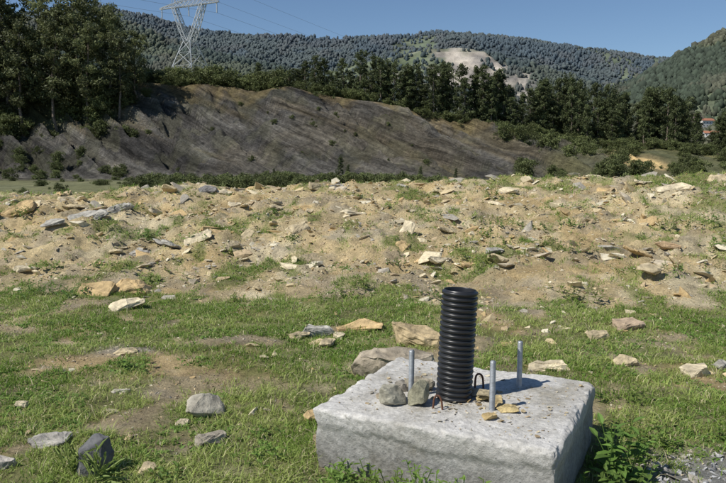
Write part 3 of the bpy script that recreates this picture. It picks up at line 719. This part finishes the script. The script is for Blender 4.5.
for i in range(360):
    x = rng.uniform(-21, 8) if i < 190 else rng.uniform(-60, 55); y = 66+rng.normal(0, 2.5) if i < 190 else rng.uniform(52, 96)
    inst('bush', BU[i % 4], x, y, random.uniform(.3, .7)*(1 if i < 190 else .55), hg, dz=-.15)
for x, y, hh in ((-2.4, 72, 2.9), (-1.6, 71, 2.0), (5.6, 70, 2.0), (9.6, 74, 1.7), (-8.9, 70, 1.6)):
    ob = inst('young_pine', PI[1], x, y, hh/9, None); ob.scale = (hh/8, hh/8, hh/9)
tl = empty('tree_line')
PXT = [(150, 70), (200, 74), (245, 76), (256, 76), (262, 44), (268, 76), (290, 68), (300, 60), (330, 58), (352, 52), (380, 54), (400, 66), (430, 62), (470, 62), (505, 72), (520, 84), (526, 100), (534, 80), (560, 72), (590, 76), (620, 88), (650, 84), (680, 90), (700, 104), (730, 112), (900, 110)]
tx_ = [(a-363)/706*134 for a, b in PXT]; tz_ = [1.5+(160-b)/706*134 for a, b in PXT]
xs = list(np.arange(-17, 78, .62)); xs += list(np.arange(31, 80, 1.1)); xs += [-19.2]
xs += list(rng.uniform(-40, -20, 16))
for i, x in enumerate(xs):
    x = x+random.uniform(-.5, .5); y = random.uniform(132, 139) if x < 30 else random.uniform(132, 150)
    top = float(np.interp(x*134/y, tx_, tz_)); hh = (top-hz(x, y))*random.choice([random.uniform(.85, 1.06), random.uniform(.45, .9)])
    if hh < 1.5 or (random.random() < .1): continue
    s = hh/9; ob = inst('pine_tree', PI[random.randrange(7)], x, y, 1, tl)
    w = min(1.2, max(.6, s**.6)); ob.scale = (w, w, s)

bl = tree_mesh('blossom_tree', 70, 9, .2, 3.2, 18, 1.2, .3, 90, (.50, .38, .38))
def hh_(x, y): return float(hillh(np.array([x]), np.array([y]))[0][0])
ob = bpy.data.objects.new('blossom_tree', bl); COL.objects.link(ob); ob.location = (325, 700, hh_(325, 700)+3); ob.scale = (1.6,)*3

# ------------------------------------------------------------------ farmhouses
M_wall = flat_mat('whitewashed_wall', (.62, .60, .55), .9, n1=1, amp=.1); M_roof = flat_mat('clay_tiles', (.32, .14, .08), .9, n1=2, amp=.3); M_glass = flat_mat('window_glass', (.04, .05, .06), .2)
def house(x, y, w, d, h, yaw):
    z = hh_(x, y)+1.5; p = empty('farmhouse', (x, y, z)); p.rotation_euler = (0, 0, yaw)
    def child(nm, V, F, m):
        o_ = build(nm, V, F, [m]); o_.parent = p
    X0, Y0 = w/2, d/2
    child('walls', [(-X0, -Y0, -4), (X0, -Y0, -4), (X0, Y0, -4), (-X0, Y0, -4), (-X0, -Y0, h), (X0, -Y0, h), (X0, Y0, h), (-X0, Y0, h), (-X0, 0, h+d*.22), (X0, 0, h+d*.22)],
          [[(0, 1, 5, 4), (1, 2, 6, 5), (2, 3, 7, 6), (3, 0, 4, 7)], [(4, 7, 8), (5, 9, 6)]], M_wall)
    e_ = .6; rz = h+d*.22+.15
    child('roof', [(-X0-e_, -Y0-e_, h-.15), (X0+e_, -Y0-e_, h-.15), (X0+e_, 0, rz+.1), (-X0-e_, 0, rz+.1), (-X0-e_, Y0+e_, h-.15), (X0+e_, Y0+e_, h-.15)], [[(0, 1, 2, 3), (3, 2, 5, 4)]], M_roof)
    V = []; F = []
    for r_ in range(2):
        for c in range(4):
            cx = -X0+w*(c+.5)/4; cz = h*(.28+.42*r_); k = len(V)
            V += [(cx-.5, -Y0-.03, cz-.6), (cx+.5, -Y0-.03, cz-.6), (cx+.5, -Y0-.03, cz+.6), (cx-.5, -Y0-.03, cz+.6)]; F.append((k, k+1, k+2, k+3))
    child('windows', V, [F], M_glass)
house(335, 700, 15, 10, 7, .3); house(322, 660, 13, 9, 6, -.2)

# ------------------------------------------------------------------ lattice pylon
M_steel = flat_mat('pylon_steel', (.46, .48, .49), .6, metal=.2, n1=1, amp=.1)
PYH = 30.0
def pylon(x, y, sc):
    segs = []
    lv = [(0, 6.2), (5, 5.2), (10, 4.2), (14.5, 3.2), (18, 2.1), (21, 1.1)]
    def ring(z, w, cx=0, dy=None): 
        dy = w if dy is None else dy
        return [np.array((cx-w, -dy, z)), np.array((cx+w, -dy, z)), np.array((cx+w, dy, z)), np.array((cx-w, dy, z))]
    def lace(A, B, m=.15, c=.075):
        for i in range(4):
            j = (i+1) % 4; segs.append((A[i], B[i], m)); segs.append((A[i], B[j], c)); segs.append((A[j], B[i], c)); segs.append((B[i], B[j], c))
    for (a, wa), (b_, wb) in zip(lv[:-1], lv[1:]): lace(ring(a, wa), ring(b_, wb), .18, .09)
    for sgn in (-1, 1):
        prev = ring(21, .55, sgn*.55, 1.1)
        for k in range(1, 6):
            f = k/5; nx = ring(21+9*f, .55-.05*f, sgn*(.55+4.2*f**.9), 1.1-.3*f); lace(prev, nx); prev = nx
    bx = np.linspace(-10, 10, 15); prev = None
    for xx_ in bx:
        hh2 = 1.7*(1-abs(xx_)/11)+.15
        cur = [np.array((xx_, -.8*(1-abs(xx_)/12), PYH)), np.array((xx_, .8*(1-abs(xx_)/12), PYH)), np.array((xx_, .8*(1-abs(xx_)/12), PYH+hh2)), np.array((xx_, -.8*(1-abs(xx_)/12), PYH+hh2))]
        if prev is not None: lace(prev, cur, .14, .07)
        prev = cur
    for sgn in (-1, 1):
        lace(ring(PYH+1.3, .6, sgn*4.6, .5), ring(PYH+6, .08, sgn*5.4, .08))
    for xx_ in (-9.3, 0, 9.3): segs.append((np.array((xx_, 0, PYH)), np.array((xx_, 0, PYH-2.6)), .2))
    V = []; F = []
    for a, b_, r in segs:
        d = b_-a; L = np.linalg.norm(d)
        if L < 1e-4: continue
        d = d/L; u = np.cross(d, (0.3, .9, .2)); u /= np.linalg.norm(u); w = np.cross(d, u); k = len(V)
        for e_ in (a, b_):
            for s1, s2 in ((1, 1), (-1, 1), (-1, -1), (1, -1)): V.append(e_+(u*s1+w*s2)*r*.5)
        for q_ in range(4): F.append((k+q_, k+(q_+1) % 4, k+4+(q_+1) % 4, k+4+q_))
    ob = build('electricity_pylon', np.array(V)*sc, [np.array(F)], [M_steel])
    ob.location = (x, y, hz(x, y)-2.0); ob.rotation_euler = (0, 0, math.radians(-28)); return ob
py_ = pylon(-45.5, 190, 1.0)
pb = np.array((-45.5, 190, py_.location.z)); a = math.radians(-28)
M_wire = flat_mat('aluminium_cable', (.25, .26, .27), .5)
wr = empty('power_lines', tuple(pb))
ax = np.array((math.cos(a), math.sin(a), 0)); al = np.array((-math.sin(a), math.cos(a), 0))
for k_, ox in enumerate((-9.3, 0, 9.3, -5.4, 5.4)):
    zt = PYH-2.6 if k_ < 3 else PYH+6
    for sg, Ln in ((1, 1150), (-1, 260)):
        st = pb+ax*ox+np.array((0, 0, zt)); en = st+al*sg*Ln+np.array((0, 0, 60 if sg > 0 else 10))
        pts = []
        for q_ in range(25):
            f = q_/24; p = st+(en-st)*f; p[2] -= 4*(30 if sg > 0 else 8)*f*(1-f); pts.append(tuple(p))
        w_ = tube('cable_%d_%d' % (k_, 1 if sg > 0 else 2), pts, .025, M_wire); parent(w_, wr)

# ------------------------------------------------------------------ light, sky
S = Vector((-.70, -.40, 0)).normalized(); EL = math.radians(50)
S = Vector((S.x*math.cos(EL), S.y*math.cos(EL), math.sin(EL)))
sun = bpy.data.lights.new('sun', 'SUN'); sun.energy = 5.0; sun.angle = math.radians(.53); sun.color = (1, .96, .89)
so = bpy.data.objects.new('sun', sun); COL.objects.link(so); so.rotation_euler = S.to_track_quat('Z', 'Y').to_euler(); so.location = (-20, -10, 40)
w = bpy.data.worlds.new('World'); scene.world = w; w.use_nodes = True
nt = w.node_tree; bg = nt.nodes['Background']
sk = nt.nodes.new('ShaderNodeTexSky'); sk.sky_type = 'NISHITA'; sk.sun_disc = False
sk.sun_elevation = EL; sk.sun_rotation = math.atan2(S.x, S.y); sk.altitude = 600; sk.air_density = 1.0; sk.dust_density = .1; sk.ozone_density = 5.0
nt.links.new(sk.outputs[0], bg.inputs[0]); bg.inputs[1].default_value = .092

cam = bpy.data.cameras.new('camera'); cam.lens = 35; cam.sensor_width = 36; cam.clip_end = 20000; cam.clip_start = .05
co = bpy.data.objects.new('camera', cam); COL.objects.link(co); co.location = (0, 0, 1.5); co.rotation_euler = (math.radians(90-6.54), 0, 0)
scene.camera = co
scene.view_settings.view_transform = 'Standard'; scene.view_settings.look = 'None'; scene.view_settings.exposure = 0
